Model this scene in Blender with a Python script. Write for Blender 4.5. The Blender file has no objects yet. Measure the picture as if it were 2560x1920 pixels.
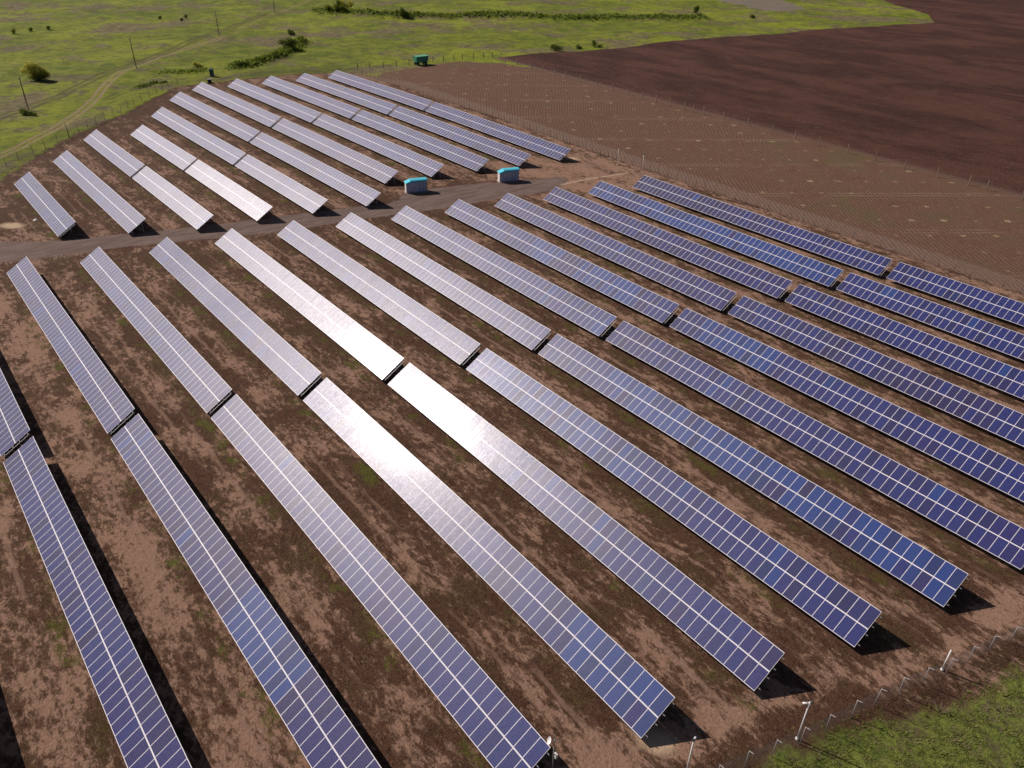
import bpy, math, random
import numpy as np
from mathutils import Matrix, Vector
random.seed(7); rng = np.random.default_rng(7)
R = math.radians
SC = bpy.context.scene
COL = SC.collection

# ------------------------------------------------------------------ camera
CAM_Z = 52.93
YAW, PITCH, ROLL = 2.4527926691684847, 0.5658830196489628, 0.01864387711856365
cam_d = bpy.data.cameras.new("camera"); cam = bpy.data.objects.new("camera", cam_d); COL.objects.link(cam)
cam_d.sensor_width = 36.0; cam_d.lens = 36.0 * 1939.441 / 2560.0
cam_d.clip_start = 0.5; cam_d.clip_end = 20000
cy, sy, cp, sp = math.cos(YAW), math.sin(YAW), math.cos(PITCH), math.sin(PITCH)
fwd = Vector((cy*cp, sy*cp, -sp)); rgt = Vector((sy, -cy, 0)); upv = rgt.cross(fwd)
cr, sr = math.cos(ROLL), math.sin(ROLL)
rx = rgt*cr + upv*sr; ux = upv*cr - rgt*sr
m = Matrix.Identity(4)
for i in range(3):
    m[i][0] = rx[i]; m[i][1] = ux[i]; m[i][2] = -fwd[i]
m[2][3] = CAM_Z
cam.matrix_world = m
SC.camera = cam

# ------------------------------------------------------------------ light
SUN_EL, SUN_AZ = 40.5, -157.2           # degrees, azimuth from +X counter-clockwise, towards the sun
world = bpy.data.worlds.new("World"); SC.world = world; world.use_nodes = True
wn = world.node_tree.nodes; wl = world.node_tree.links
bg = wn["Background"]; bg.inputs[1].default_value = 0.05
sky = wn.new("ShaderNodeTexSky"); sky.sky_type = 'NISHITA'; sky.sun_disc = False
sky.sun_elevation = R(SUN_EL); sky.sun_rotation = R(90.0 - SUN_AZ)
sky.air_density = 0.75; sky.dust_density = 1.0; sky.ozone_density = 1.0
wl.new(sky.outputs[0], bg.inputs[0])
sun_d = bpy.data.lights.new("sun", 'SUN'); sun = bpy.data.objects.new("sun", sun_d); COL.objects.link(sun)
sun_d.energy = 5.0; sun_d.angle = R(0.5); sun_d.color = (1.0, 0.905, 0.82)
sd = Vector((math.cos(R(SUN_EL))*math.cos(R(SUN_AZ)), math.cos(R(SUN_EL))*math.sin(R(SUN_AZ)), math.sin(R(SUN_EL))))
sun.rotation_euler = sd.to_track_quat('Z', 'Y').to_euler()
SC.view_settings.view_transform = 'Standard'; SC.view_settings.look = 'None'
SC.view_settings.exposure = -0.05; SC.view_settings.gamma = 1.0; SC.view_settings.use_curve_mapping = False
SC.cycles.max_bounces = 6; SC.cycles.transparent_max_bounces = 12

# ------------------------------------------------------------------ terrain
TW = np.array([-0.004,-0.016,-0.021,-0.019,-0.064,-0.073,-0.019,0.01,-0.018,-0.072,-0.093,0.027,0.057,-0.029,-0.005,0.036,-0.04,-0.152,-0.206,0.007,0.109,-0.011,0.041,0.11,-0.053,-0.153,-0.138,0.074,0.094,-0.02,0.082,0.152,-0.079,-0.132,0.026,0.202,0.102,0.026,0.062,0.044,-0.121,-0.173,0.064,0.207,0.043,0.061,0.029,-0.116,-0.099,-0.096,0.133,0.178,-0.026,0.069,0.044,-0.16,0.0,0.136,0.242,0.066,-0.079,0.025,0.008,-0.095,0.151,0.399,0.275,-0.116,-0.095,-0.047,-0.089,-0.017,0.193,0.431,0.268,-0.088,-0.001,-0.016,-0.096,0.02,0.029,0.05,0.018,-0.052,0.033,0.055,-0.012,0.019,-0.067,-0.183,-0.208,-0.164,-0.087,0.005,0.012,0.008,-0.033,-0.091,-0.118,-0.114,-0.09,-0.03,-0.002,0.001]).reshape(13, 8)
TS = 22.0*1.17; TX = np.arange(-220, 21, 20.)*1.17; TY = np.arange(-20, 121, 20.)*1.17

def polydist(x, y, pts):
    d = np.full(x.shape, 1e9)
    for (ax, ay), (bx, by) in zip(pts[:-1], pts[1:]):
        dx, dy = bx-ax, by-ay; L2 = dx*dx+dy*dy
        t = np.clip(((x-ax)*dx+(y-ay)*dy)/L2, 0, 1)
        d = np.minimum(d, np.hypot(x-ax-t*dx, y-ay-t*dy))
    return d

def sdf(x, y, pts):
    """signed distance to a closed polygon, positive inside"""
    P = list(pts)+[pts[0]]
    d = polydist(x, y, P)
    ins = np.zeros(x.shape, bool)
    for (ax, ay), (bx, by) in zip(P[:-1], P[1:]):
        c = ((ay > y) != (by > y)) & (x < (bx-ax)*(y-ay)/(by-ay+1e-12)+ax)
        ins ^= c
    return np.where(ins, d, -d)

BERM1 = [(-282,104.5),(-282.5,109.3),(-286.6,114.2),(-290,121.5),(-297,130.7),(-303,136.8),(-316.2,147.1)]
BERM2 = [(-391,192),(-376.3,201.7),(-365.9,208),(-357.7,216.1),(-349.1,233.1),(-337.9,253.3),(-323.5,271.3),(-311.1,280.9),(-299.9,302),(-289.2,313.1),(-276.6,333.4),(-272,343)]

def terr_np(x, y):
    ex = np.exp(-(x[..., None]-TX)**2/(2*TS*TS)); ey = np.exp(-(y[..., None]-TY)**2/(2*TS*TS))
    return np.einsum('...i,ij,...j->...', ex, TW, ey)

def und(x, y):
    """gentle undulation of the meadow, away from the farm"""
    h = 0.22*np.sin(x*.21+1.3*np.sin(y*.08))*np.sin(y*.17+.6+np.sin(x*.06)) + 0.35*np.sin(x*.055+2)*np.sin(y*.071)
    h += 0.10*np.sin(x*.55+y*.31)*np.sin(y*.47-x*.2)
    return h

def tz(x, y):
    xa, ya = np.array([float(x)]), np.array([float(y)])
    return float(terr_np(xa, ya)[0])

FARM = [(30,135.2),(-245.5,135.5),(-252.5,131.5),(-258.5,121.7),(-261.5,106.4),(-262,93.5),(-263,84),(-261.9,78),(-253.5,70.2),(-242.2,60.4),(-236.1,55.3),(-228.3,46.5),(-221.5,38.4),(-212.9,31.5),(-205.4,26),(-193.6,17.8),(-178,6),(-160,-8),(-140,-60),(-30,-80),(-18.5,20),(-14.8,30.5),(-12.9,36.7),(-11.6,42.1),(-9.2,46.1),(-8,48.6),(-6.4,53.4),(-5.2,60),(-2.5,74),(8,110),(30,130)]
TILLED = [(60,133.5),(-236,133.5),(-246,142.6),(-246.5,153.9),(-248,165),(-247.5,175),(-244,182),(-238,190),(-215,191.5),(-187,191),(-150,189),(-119,188.5),(-80,187.5),(-55,186.5),(60,181)]
PLOUGH = [(-246.2,191.5),(-241,222),(-233,281.8),(-227.5,316),(-221,357.4),(-200,437.8),(-215.5,463),(-232.3,478.6),(-251.7,494),(-310,556),(-420,700),(-420,2500),(2500,2500),(2500,170),(40,180.5),(-55,185.4),(-119,187.6),(-150,188.2),(-187,190),(-215,190.8),(-237,191.4)]
ROAD = [(-185,-62),(-163,-5),(-155.4,11.3),(-150.4,16.6),(-147.6,22),(-145.4,27.5),(-143.6,31.5),(-141.2,36.5),(-139,43.6),(-137.2,50),(-134.9,59.3),(-132.6,68),(-130.4,74.6),(-131.2,78),(-133.9,79.8),(-133.6,86.4),(-131.8,92.2),(-130.2,98.6),(-128.8,100.2),(-127,107.4),(-124.6,110.4),(-124.8,114.4),(-122,115.6),(-119.6,112.6),(-118.1,107),(-119,100),(-120.6,93),(-121.8,83.2),(-123.9,75),(-126,65.4),(-127.8,55),(-129,50),(-132,42.3),(-135.4,33.8),(-138.4,27.4),(-141.6,18),(-143.2,12.7),(-150,0),(-172,-62)]
GREY = [(-330,420),(-275.1,399.8),(-266,411.7),(-268,429),(-302.6,456),(-350,480)]
TRACK = [(-190,0),(-206,14),(-213.7,21.3),(-217.9,26),(-233,38.3),(-251.6,49.8),(-266,56.9),(-280.3,63.5),(-293,70.9),(-301.8,77.5),(-314.8,89.5),(-325,100.7),(-332.6,111.2),(-342.1,122.8),(-354.5,133.9),(-375.2,149.6),(-392.5,164.9),(-408,180.2),(-443.4,213.8),(-560,330)]
TRACK2 = [(-225,8),(-249.4,27.7),(-258.5,37),(-268.2,46.3),(-283.9,58),(-295.2,67.6),(-318,90),(-352,122),(-400,168)]
TRACK3 = [(-258,57),(-263.9,62.9),(-265.8,77),(-267.4,84.9),(-267.7,98),(-266.7,108.3),(-261.7,122.3),(-258.5,132.9),(-256,142),(-254,160)]
STRIP = [(-119.9,111.2),(-119.5,119.1),(-117.5,129.3)]
SANDS = [(-19.5,30.6,2.6,1.6),(-162.5,14.4,4.0,2.2),(-17.5,66,1.6,.9),(-133,126.5,3.5,1.4),(-131,57,2.2,1.4),(-259,66.2,9,2.2)]

# ------------------------------------------------------------------ node helper
class NT:
    def __init__(s, mat):
        s.t = mat.node_tree; s.n = s.t.nodes; s.l = s.t.links
    def _in(s, sock, v):
        if v is None: return
        if isinstance(v, bpy.types.NodeSocket): s.l.new(v, sock)
        elif isinstance(v, tuple) and len(v) == 3 and sock.type == 'RGBA': sock.default_value = (*v, 1)
        else: sock.default_value = v
    def math(s, op, a, b=None, c=None, clamp=False):
        n = s.n.new("ShaderNodeMath"); n.operation = op; n.use_clamp = clamp
        for i, v in enumerate((a, b, c)): s._in(n.inputs[i], v)
        return n.outputs[0]
    def add(s, a, b): return s.math('ADD', a, b)
    def mul(s, a, b): return s.math('MULTIPLY', a, b)
    def sub(s, a, b): return s.math('SUBTRACT', a, b)
    def step(s, x, lo, hi, smooth=True):
        n = s.n.new("ShaderNodeMapRange"); n.interpolation_type = 'SMOOTHSTEP' if smooth else 'LINEAR'; n.clamp = True
        s._in(n.inputs[0], x); s._in(n.inputs[1], lo); s._in(n.inputs[2], hi); n.inputs[3].default_value = 0; n.inputs[4].default_value = 1
        return n.outputs[0]
    def mix(s, f, a, b, mode='MIX'):
        n = s.n.new("ShaderNodeMix"); n.data_type = 'RGBA'; n.blend_type = mode; n.clamp_factor = True
        s._in(n.inputs[0], f); s._in(n.inputs[6], a); s._in(n.inputs[7], b)
        return n.outputs[2]
    def noise(s, vec, scale, detail=4, rough=.55, dist=0.0):
        n = s.n.new("ShaderNodeTexNoise"); s._in(n.inputs['Vector'], vec)
        n.inputs['Scale'].default_value = scale; n.inputs['Detail'].default_value = detail
        n.inputs['Roughness'].default_value = rough; n.inputs['Distortion'].default_value = dist
        return n.outputs[0]
    def map(s, vec, scale=(1,1,1), rot=(0,0,0), loc=(0,0,0)):
        n = s.n.new("ShaderNodeMapping"); s._in(n.inputs[0], vec)
        n.inputs[1].default_value = loc; n.inputs[2].default_value = rot; n.inputs[3].default_value = scale
        return n.outputs[0]
    def attr(s, name):
        n = s.n.new("ShaderNodeAttribute"); n.attribute_name = name
        return n
    def sep(s, v):
        n = s.n.new("ShaderNodeSeparateXYZ"); s._in(n.inputs[0], v); return n.outputs
    def new(s, t): return s.n.new(t)

def newmat(name):
    mt = bpy.data.materials.new(name); mt.use_nodes = True
    nt = NT(mt); b = nt.n["Principled BSDF"]
    return mt, nt, b

def simple(name, col, rough=.6, metal=0., var=.12, scale=3., spec=.5):
    mt, nt, b = newmat(name)
    tc = nt.new("ShaderNodeTexCoord").outputs['Object']
    f = nt.noise(tc, scale, 5)
    c = nt.mix(nt.step(f, .3, .7), tuple(v*(1-var) for v in col), tuple(min(1, v*(1+var)) for v in col))
    nt._in(b.inputs['Base Color'], c); b.inputs['Roughness'].default_value = rough; b.inputs['Metallic'].default_value = metal
    b.inputs['Specular IOR Level'].default_value = spec
    return mt

# ------------------------------------------------------------------ ground material (shared by every ground sheet)
def ground_material():
    mt, nt, b = newmat("ground_surface")
    pos = nt.new("ShaderNodeNewGeometry").outputs['Position']
    A = lambda n: nt.attr(n).outputs['Fac']
    x, y, _z = nt.sep(pos)
    nA = nt.sub(nt.noise(pos, .22, 6, .6), .5)
    nB = nt.sub(nt.noise(pos, .9, 5, .6), .5)
    edge = nt.add(nt.mul(nA, 5.0), nt.mul(nB, 2.5))
    # ---- meadow
    g1 = nt.noise(pos, .018, 6, .62, .6); g2 = nt.noise(pos, .11, 6, .65); g3 = nt.noise(pos, 1.3, 4, .7)
    g4 = nt.noise(nt.map(pos, loc=(40, 9, 3)), .03, 7, .68, .8)
    gfine = nt.noise(pos, 4.5, 3, .7)
    g5 = nt.noise(nt.map(pos, loc=(11,3,8)), .42, 7, .78, .4)
    gmid = nt.noise(nt.map(pos, loc=(70,30,0)), .055, 6, .7, .5)
    green = nt.mix(nt.step(g2, .36, .64), (.086,.114,.012), (.170,.194,.018))
    green = nt.mix(nt.mul(nt.step(g1, .44, .60), .75), green, (.222,.245,.020))
    green = nt.mix(nt.mul(nt.step(gmid, .50, .62), .6), green, (.096,.118,.015))
    green = nt.mix(nt.mul(nt.step(g5, .50, .60), .6), green, (.062,.076,.014))
    green = nt.mix(nt.mul(nt.step(g5, .46, .36), .45), green, (.26,.25,.06))
    dry = nt.mix(nt.step(g5, .38, .62), (.190,.138,.090), (.095,.070,.046))
    dry = nt.mix(nt.step(gfine, .60, .75), dry, (.27,.22,.15))
    dmask = nt.step(nt.add(nt.add(nt.mul(g4, .50), nt.mul(gmid, .28)), nt.mul(g5, .22)), .495, .555)
    meadow = nt.mix(nt.mul(dmask, .78), green, dry)
    # lush dark weeds on the earth banks
    lush = nt.mix(nt.step(g3, .4, .65), (.050,.080,.012), (.10,.14,.02))
    meadow = nt.mix(nt.mul(nt.step(nt.add(A("lush"), nt.mul(nB, .5)), .25, .6), .85), meadow, lush)
    meadow = nt.mix(nt.mul(A("neargreen"), .8), meadow, nt.mix(nt.step(g3, .38, .62), nt.mix(nt.step(g5, .45, .55), (.070,.098,.020), (.105,.080,.045)), (.165,.188,.042)))
    # dirt track ruts
    dt = nt.add(A("d_track"), nt.mul(nB, .5))
    rut = nt.math('SUBTRACT', 1.0, nt.step(nt.math('ABSOLUTE', nt.sub(dt, 1.0)), .25, .62))
    rutc = nt.mix(nt.step(g3, .3, .7), (.20,.14,.085), (.34,.25,.155))
    meadow = nt.mix(nt.mul(rut, nt.step(nt.add(g2, nt.mul(A("rutgain"), .5)), .42, .60)), meadow, rutc)
    mid = nt.math('SUBTRACT', 1.0, nt.step(A("d_track"), 1.4, 3.4))
    meadow = nt.mix(nt.mul(mid, .25), meadow, (.17,.155,.03))
    dt2 = nt.add(A("d_track2"), nt.mul(nB, 1.2))
    rut2 = nt.math('SUBTRACT', 1.0, nt.step(nt.math('ABSOLUTE', nt.sub(dt2, 1.3)), .3, 1.2))
    meadow = nt.mix(nt.mul(rut2, .65), meadow, (.075,.058,.03))
    dt3 = nt.add(A("d_track3"), nt.mul(nB, .8))
    rut3 = nt.math('SUBTRACT', 1.0, nt.step(nt.math('ABSOLUTE', nt.sub(dt3, 1.1)), .2, .8))
    meadow = nt.mix(nt.mul(rut3, .55), meadow, (.06,.05,.02))
    meadow = nt.mix(nt.mul(nt.step(nt.add(A("grey"), nt.mul(nA, 14)), -.5, 1.5), .85), meadow, nt.mix(nt.step(g3, .3, .7), (.15,.115,.10), (.21,.165,.145)))
    # ---- farm soil
    ps = nt.map(pos, scale=(.50, 1.0, 1.0), rot=(0, 0, R(4)))
    s1 = nt.noise(ps, .30, 5, .62, .2); s2 = nt.noise(ps, 1.6, 9, .80, .25); s3 = nt.noise(pos, 3.6, 4, .75); s4 = nt.noise(pos, 11., 3, .7)
    s5 = nt.noise(nt.map(pos, loc=(31,7,2)), 1.7, 5, .7, .5)
    sm = nt.add(nt.add(nt.mul(s1, .34), nt.mul(s2, .54)), nt.mul(s5, .12))
    ph = A("rowphase")                     # metres from the nearest row's low edge, across the rows
    # wheel lanes between the rows stay barer
    lane = nt.math('SUBTRACT', 1.0, nt.step(nt.math('ABSOLUTE', nt.add(ph, 3.0)), .6, 2.4))
    sm = nt.sub(sm, nt.mul(lane, .028))
    sm = nt.add(sm, A("soildark"))
    clay = nt.mix(nt.step(s3, .3, .7), (.230,.130,.088), (.325,.196,.140))
    clay = nt.mix(nt.mul(nt.step(s4, .58, .70), .75), clay, (.13,.076,.052))
    litter = nt.mix(nt.step(s5, .35, .65), (.046,.0190,.0105), (.088,.041,.0240))
    litter = nt.mix(nt.mul(nt.step(s3, .52, .75), .7), litter, (.135,.082,.052))
    litter = nt.mix(nt.mul(nt.step(s4, .53, .65), .75), litter, (.180,.115,.076))
    litter = nt.mix(nt.mul(nt.step(s4, .46, .36), .6), litter, (.022,.011,.007))
    litter = nt.mix(nt.mul(nt.step(nt.noise(pos, .21, 4, .6), .48, .68), .38), litter, nt.mix(nt.step(s4, .4, .7), (.046,.034,.012), (.105,.078,.026)))
    midt = nt.mix(nt.step(s3, .35, .65), (.115,.066,.042), (.190,.114,.076))
    soil = nt.mix(nt.step(sm, .428, .448), clay, midt)
    soil = nt.mix(nt.step(sm, .452, .488), soil, litter)
    rl = nt.math('SUBTRACT', 1.0, nt.step(nt.math('ABSOLUTE', nt.sub(nt.math('ABSOLUTE', nt.add(nt.add(ph, 3.1), nt.mul(nA, 1.2))), .85)), .10, .32))
    soil = nt.mix(nt.mul(nt.mul(rl, nt.step(nt.noise(nt.map(pos, scale=(.12, 1, 1)), .5, 4, .6), .45, .6)), .55), soil, (.27,.165,.118))
    drip = nt.mul(nt.step(ph, -2.1, -1.1), nt.math('SUBTRACT', 1.0, nt.step(ph, -.3, .5)))
    wm = nt.step(nt.add(nt.add(nt.mul(nt.noise(pos, .33, 5, .65), .6), nt.mul(s3, .4)), nt.mul(drip, .085)), .60, .68)
    weeds = nt.mix(nt.step(s4, .35, .65), (.045,.046,.010), (.115,.112,.018))
    soil = nt.mix(nt.mul(wm, nt.add(nt.mul(A("weedy"), .75), nt.mul(drip, .25))), soil, weeds)
    soil = nt.mix(nt.mul(nt.step(nt.add(A("sand"), nt.mul(nB, .6)), .2, 1.0), .9), soil, (.50,.36,.24))
    # ---- gravel road
    rn = nt.noise(nt.map(pos, scale=(1.,.28,1.), rot=(0,0,R(18))), .9, 5, .6)
    grav = nt.mix(nt.step(rn, .3, .7), (.130,.088,.074), (.188,.134,.114))
    grav = nt.mix(nt.mul(nt.step(s4, .5, .75), .5), grav, (.225,.172,.150))
    grav = nt.mix(nt.mul(nt.step(nt.noise(nt.map(pos, scale=(1.,.10,1.), rot=(0,0,R(18))), .8, 3, .5), .5, .62), .35), grav, (.10,.066,.054))
    # ---- tilled field with fine wavy furrows
    w1 = nt.mul(nt.sub(nt.noise(pos, .03, 2, .5), .5), 7.0)
    w2 = nt.mul(nt.sub(nt.noise(pos, .35, 3, .6), .5), .75)
    cf = nt.add(nt.add(nt.mul(x, .62), nt.mul(y, .785)), nt.add(w1, w2))
    fur = nt.math('SINE', nt.mul(cf, 2*math.pi/.80))
    furm = nt.step(nt.add(fur, nt.mul(nt.sub(s3, .5), 3.2)), -.7, .9)
    till = nt.mix(nt.mul(furm, nt.step(nt.add(nt.mul(g2, .6), nt.mul(s2, .4)), .36, .60)), (.122,.064,.042), (.205,.120,.080))
    till = nt.mix(nt.mul(nt.step(g2, .4, .65), .55), till, (.105,.060,.040))
    till = nt.mix(nt.mul(nt.step(s2, .52, .66), .4), till, (.225,.142,.095))
    till = nt.mix(nt.mul(nt.step(nt.add(nt.mul(g1, .6), nt.mul(g2, .4)), .53, .62), .35), till, (.10,.095,.03))
    tl = nt.math('ABSOLUTE', nt.sub(nt.math('FRACT', nt.mul(nt.add(nt.add(nt.mul(x, .80), nt.mul(y, -.60)), nt.mul(w1, .2)), 1/21.0)), .5))
    tl2 = nt.math('MINIMUM', nt.math('ABSOLUTE', nt.sub(tl, .035)), tl)
    till = nt.mix(nt.mul(nt.math('SUBTRACT', 1.0, nt.step(nt.math('ABSOLUTE', nt.sub(tl, .035)), .006, .018)), nt.mul(nt.step(g2, .38, .6), .6)), till, (.24,.155,.115))
    # planting spots on a slanted lattice: tufts of pale straw mulch
    X0 = nt.add(x, 134.1); Y0 = nt.sub(y, 178.9)
    det = 3.95*(-5.1)-6.1*4.9
    lu = nt.mul(nt.sub(nt.mul(X0, -5.1), nt.mul(Y0, 6.1)), 1/det)
    lv = nt.mul(nt.sub(nt.mul(Y0, 3.95), nt.mul(X0, 4.9)), 1/det)
    fu = nt.sub(nt.math('FRACT', nt.add(lu, 500.5)), .5); fv = nt.sub(nt.math('FRACT', nt.add(lv, 500.5)), .5)
    ddx = nt.add(nt.mul(fu, 3.95), nt.mul(fv, 6.1)); ddy = nt.add(nt.mul(fu, 4.9), nt.mul(fv, -5.1))
    dd = nt.math('SQRT', nt.add(nt.mul(ddx, ddx), nt.mul(ddy, ddy)))
    wn_ = nt.new("ShaderNodeTexWhiteNoise"); wn_.noise_dimensions = '2D'
    cv = nt.new("ShaderNodeCombineXYZ"); nt._in(cv.inputs[0], nt.math('FLOOR', nt.add(lu, .5))); nt._in(cv.inputs[1], nt.math('FLOOR', nt.add(lv, .5)))
    nt._in(wn_.inputs[0], cv.outputs[0])
    sz = nt.add(.28, nt.mul(wn_.outputs[0], .65))
    straw = nt.math('SUBTRACT', 1.0, nt.step(nt.add(dd, nt.mul(nt.sub(s3, .5), 2.2)), nt.mul(sz, .35), sz))
    till = nt.mix(nt.mul(straw, nt.add(.12, nt.mul(nt.math('FRACT', nt.mul(wn_.outputs[0], 7.7)), .5))), till, (.44,.335,.20))
    # ---- ploughed field
    pp = nt.map(pos, rot=(0, 0, R(-58)), scale=(.42, 1., 1.))
    p1 = nt.noise(pp, .06, 7, .66, .5); p2 = nt.noise(pp, .5, 6, .7); p3 = nt.noise(pos, 1.6, 4, .75)
    plo = nt.mix(nt.step(p1, .38, .62), (.041,.0145,.0112), (.084,.0350,.0243))
    plo = nt.mix(nt.mul(nt.step(nt.add(nt.mul(p2, .5), nt.mul(p3, .5)), .50, .66), .7), plo, (.135,.075,.052))
    plo = nt.mix(nt.mul(nt.math('SUBTRACT', 1.0, nt.step(A("ploughrim"), .5, 3.5)), .55), plo, (.17,.105,.075))
    p4 = nt.noise(pos, 2.6, 4, .8)
    plo = nt.mix(nt.mul(nt.step(p4, .52, .66), .55), plo, (.165,.098,.068))
    plo = nt.mix(nt.mul(nt.step(p4, .46, .36), .6), plo, (.026,.011,.010))
    # ---- combine
    mf = nt.step(nt.add(A("d_farm"), edge), -.7, .9)
    mtl = nt.step(nt.add(A("d_till"), nt.add(nt.mul(edge, .6), nt.mul(nt.step(A("fargrass"), .2, .8), -3.0))), -.8, .8)
    mp = nt.step(nt.add(A("d_plough"), nt.add(nt.mul(nB, 1.6), nt.mul(nA, .8))), -.35, .35)
    mr = nt.step(nt.add(A("d_road"), nt.add(nt.mul(nB, 1.8), nt.mul(nA, .9))), -.35, .45)
    col = nt.mix(mtl, meadow, till)
    col = nt.mix(mf, col, soil)
    # trodden perimeter lane outside the fence
    col = nt.mix(nt.mul(nt.math('SUBTRACT', 1.0, nt.step(nt.add(A("d_lane"), nt.mul(nB, 2.)), 1.6, 3.2)), .75), col, nt.mix(furm, (.17,.108,.080), (.235,.155,.12)))
    col = nt.mix(mp, col, plo)
    dirt_rim = nt.step(nt.add(A("d_road"), nt.mul(nB, 2.5)), -1.5, -.2)
    col = nt.mix(nt.mul(dirt_rim, nt.mul(nt.step(g2, .45, .6), .8)), col, (.075,.030,.020))
    col = nt.mix(mr, col, grav)
    col = nt.mix(nt.mul(nt.math('SUBTRACT', 1.0, nt.step(nt.add(A("d_strip"), nt.mul(nB, .5)), .20, .60)), .75), col, (.46,.33,.24))
    nt._in(b.inputs['Base Color'], col); b.inputs['Roughness'].default_value = .95
    b.inputs['Specular IOR Level'].default_value = .15
    # relief: clods, stubble and turf
    hgt = nt.add(nt.add(nt.mul(s3, .5), nt.mul(s4, .2)), nt.add(nt.mul(g3, .5), nt.mul(s2, .5)))
    hgt = nt.add(hgt, nt.mul(nt.mul(g5, nt.math('SUBTRACT', 1.0, mf)), 1.0))
    hgt = nt.sub(hgt, nt.mul(nt.mul(fur, mtl), .06))
    bp = nt.new("ShaderNodeBump"); bp.inputs['Strength'].default_value = .75; bp.inputs['Distance'].default_value = .34
    nt._in(bp.inputs['Height'], hgt); nt.l.new(bp.outputs[0], b.inputs['Normal'])
    return mt

GROUND_MAT = ground_material()

# ------------------------------------------------------------------ tables (x from, x to, y of the low edge, columns)
TABLES = [('F',0,0,-138.78,-84.03,-.56,54),('F',0,1,-82.59,-27.83,-.56,54),('F',1,0,-137.9,-81.32,9.39,54),('F',1,1,-80.07,-25.32,9.39,54),('F',2,0,-134.59,-78.7,19.45,54),('F',2,1,-77.49,-22.74,19.45,54),('F',3,0,-131.67,-76.09,29.47,54),('F',3,1,-74.81,-20.08,29.47,54),('F',4,0,-128.71,-73.51,39.51,54),('F',4,1,-72.23,-17.43,39.51,54),('F',5,0,-126.15,-71.01,49.65,54),('F',5,1,-69.7,-14.85,49.65,54),('F',6,0,-123.84,-68.61,59.86,54),('F',6,1,-67.36,-12.3,59.86,54),('F',7,0,-121.27,-66.09,69.99,54),('F',7,1,-64.73,-9.97,69.99,54),('F',8,0,-118.69,-63.41,80.25,54),('F',8,1,-62.11,-7.35,80.25,54),('F',9,0,-116.17,-60.84,90.33,54),('F',9,1,-59.55,-4.79,90.33,54),('F',10,0,-113.61,-58.16,100.75,54),('F',10,1,-56.84,-2.08,100.75,54),('F',11,0,-111.32,-55.64,111.04,54),('F',11,1,-54.38,.38,111.04,54),('F',12,0,-108.8,-53.05,121.54,54),('F',12,1,-51.71,3.05,121.54,54),('B',1,0,-186.79,-149.05,19.41,36),('B',2,0,-198.67,-142.71,29.43,54),('B',3,0,-213.01,-175.69,39.4,36),('B',3,1,-174.52,-136.86,39.4,36),('B',4,0,-210.38,-173.16,49.6,36),('B',4,1,-172.09,-134.59,49.6,36),('B',5,0,-226.3,-170.45,59.57,54),('B',5,1,-169.42,-132.23,59.57,36),('B',6,0,-242.33,-186.46,69.8,54),('B',6,1,-185.55,-130.,69.8,54),('B',7,0,-252.28,-196.56,79.89,54),('B',7,1,-195.43,-139.89,79.89,54),('B',8,0,-251.05,-194.66,90.36,54),('B',8,1,-193.73,-138.21,90.36,54),('B',9,0,-249.27,-192.76,100.78,54),('B',9,1,-191.73,-135.95,100.78,54),('B',10,0,-246.89,-190.78,111.11,54),('B',10,1,-189.87,-133.82,111.11,54),('B',11,0,-245.42,-188.95,121.73,54),('B',11,1,-188.15,-131.94,121.73,54),('F',-1,1,-84.9,-30.2,-10.6,54)]
TILT = 0.5274; TWID = 3.884; H0 = 0.585

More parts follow.
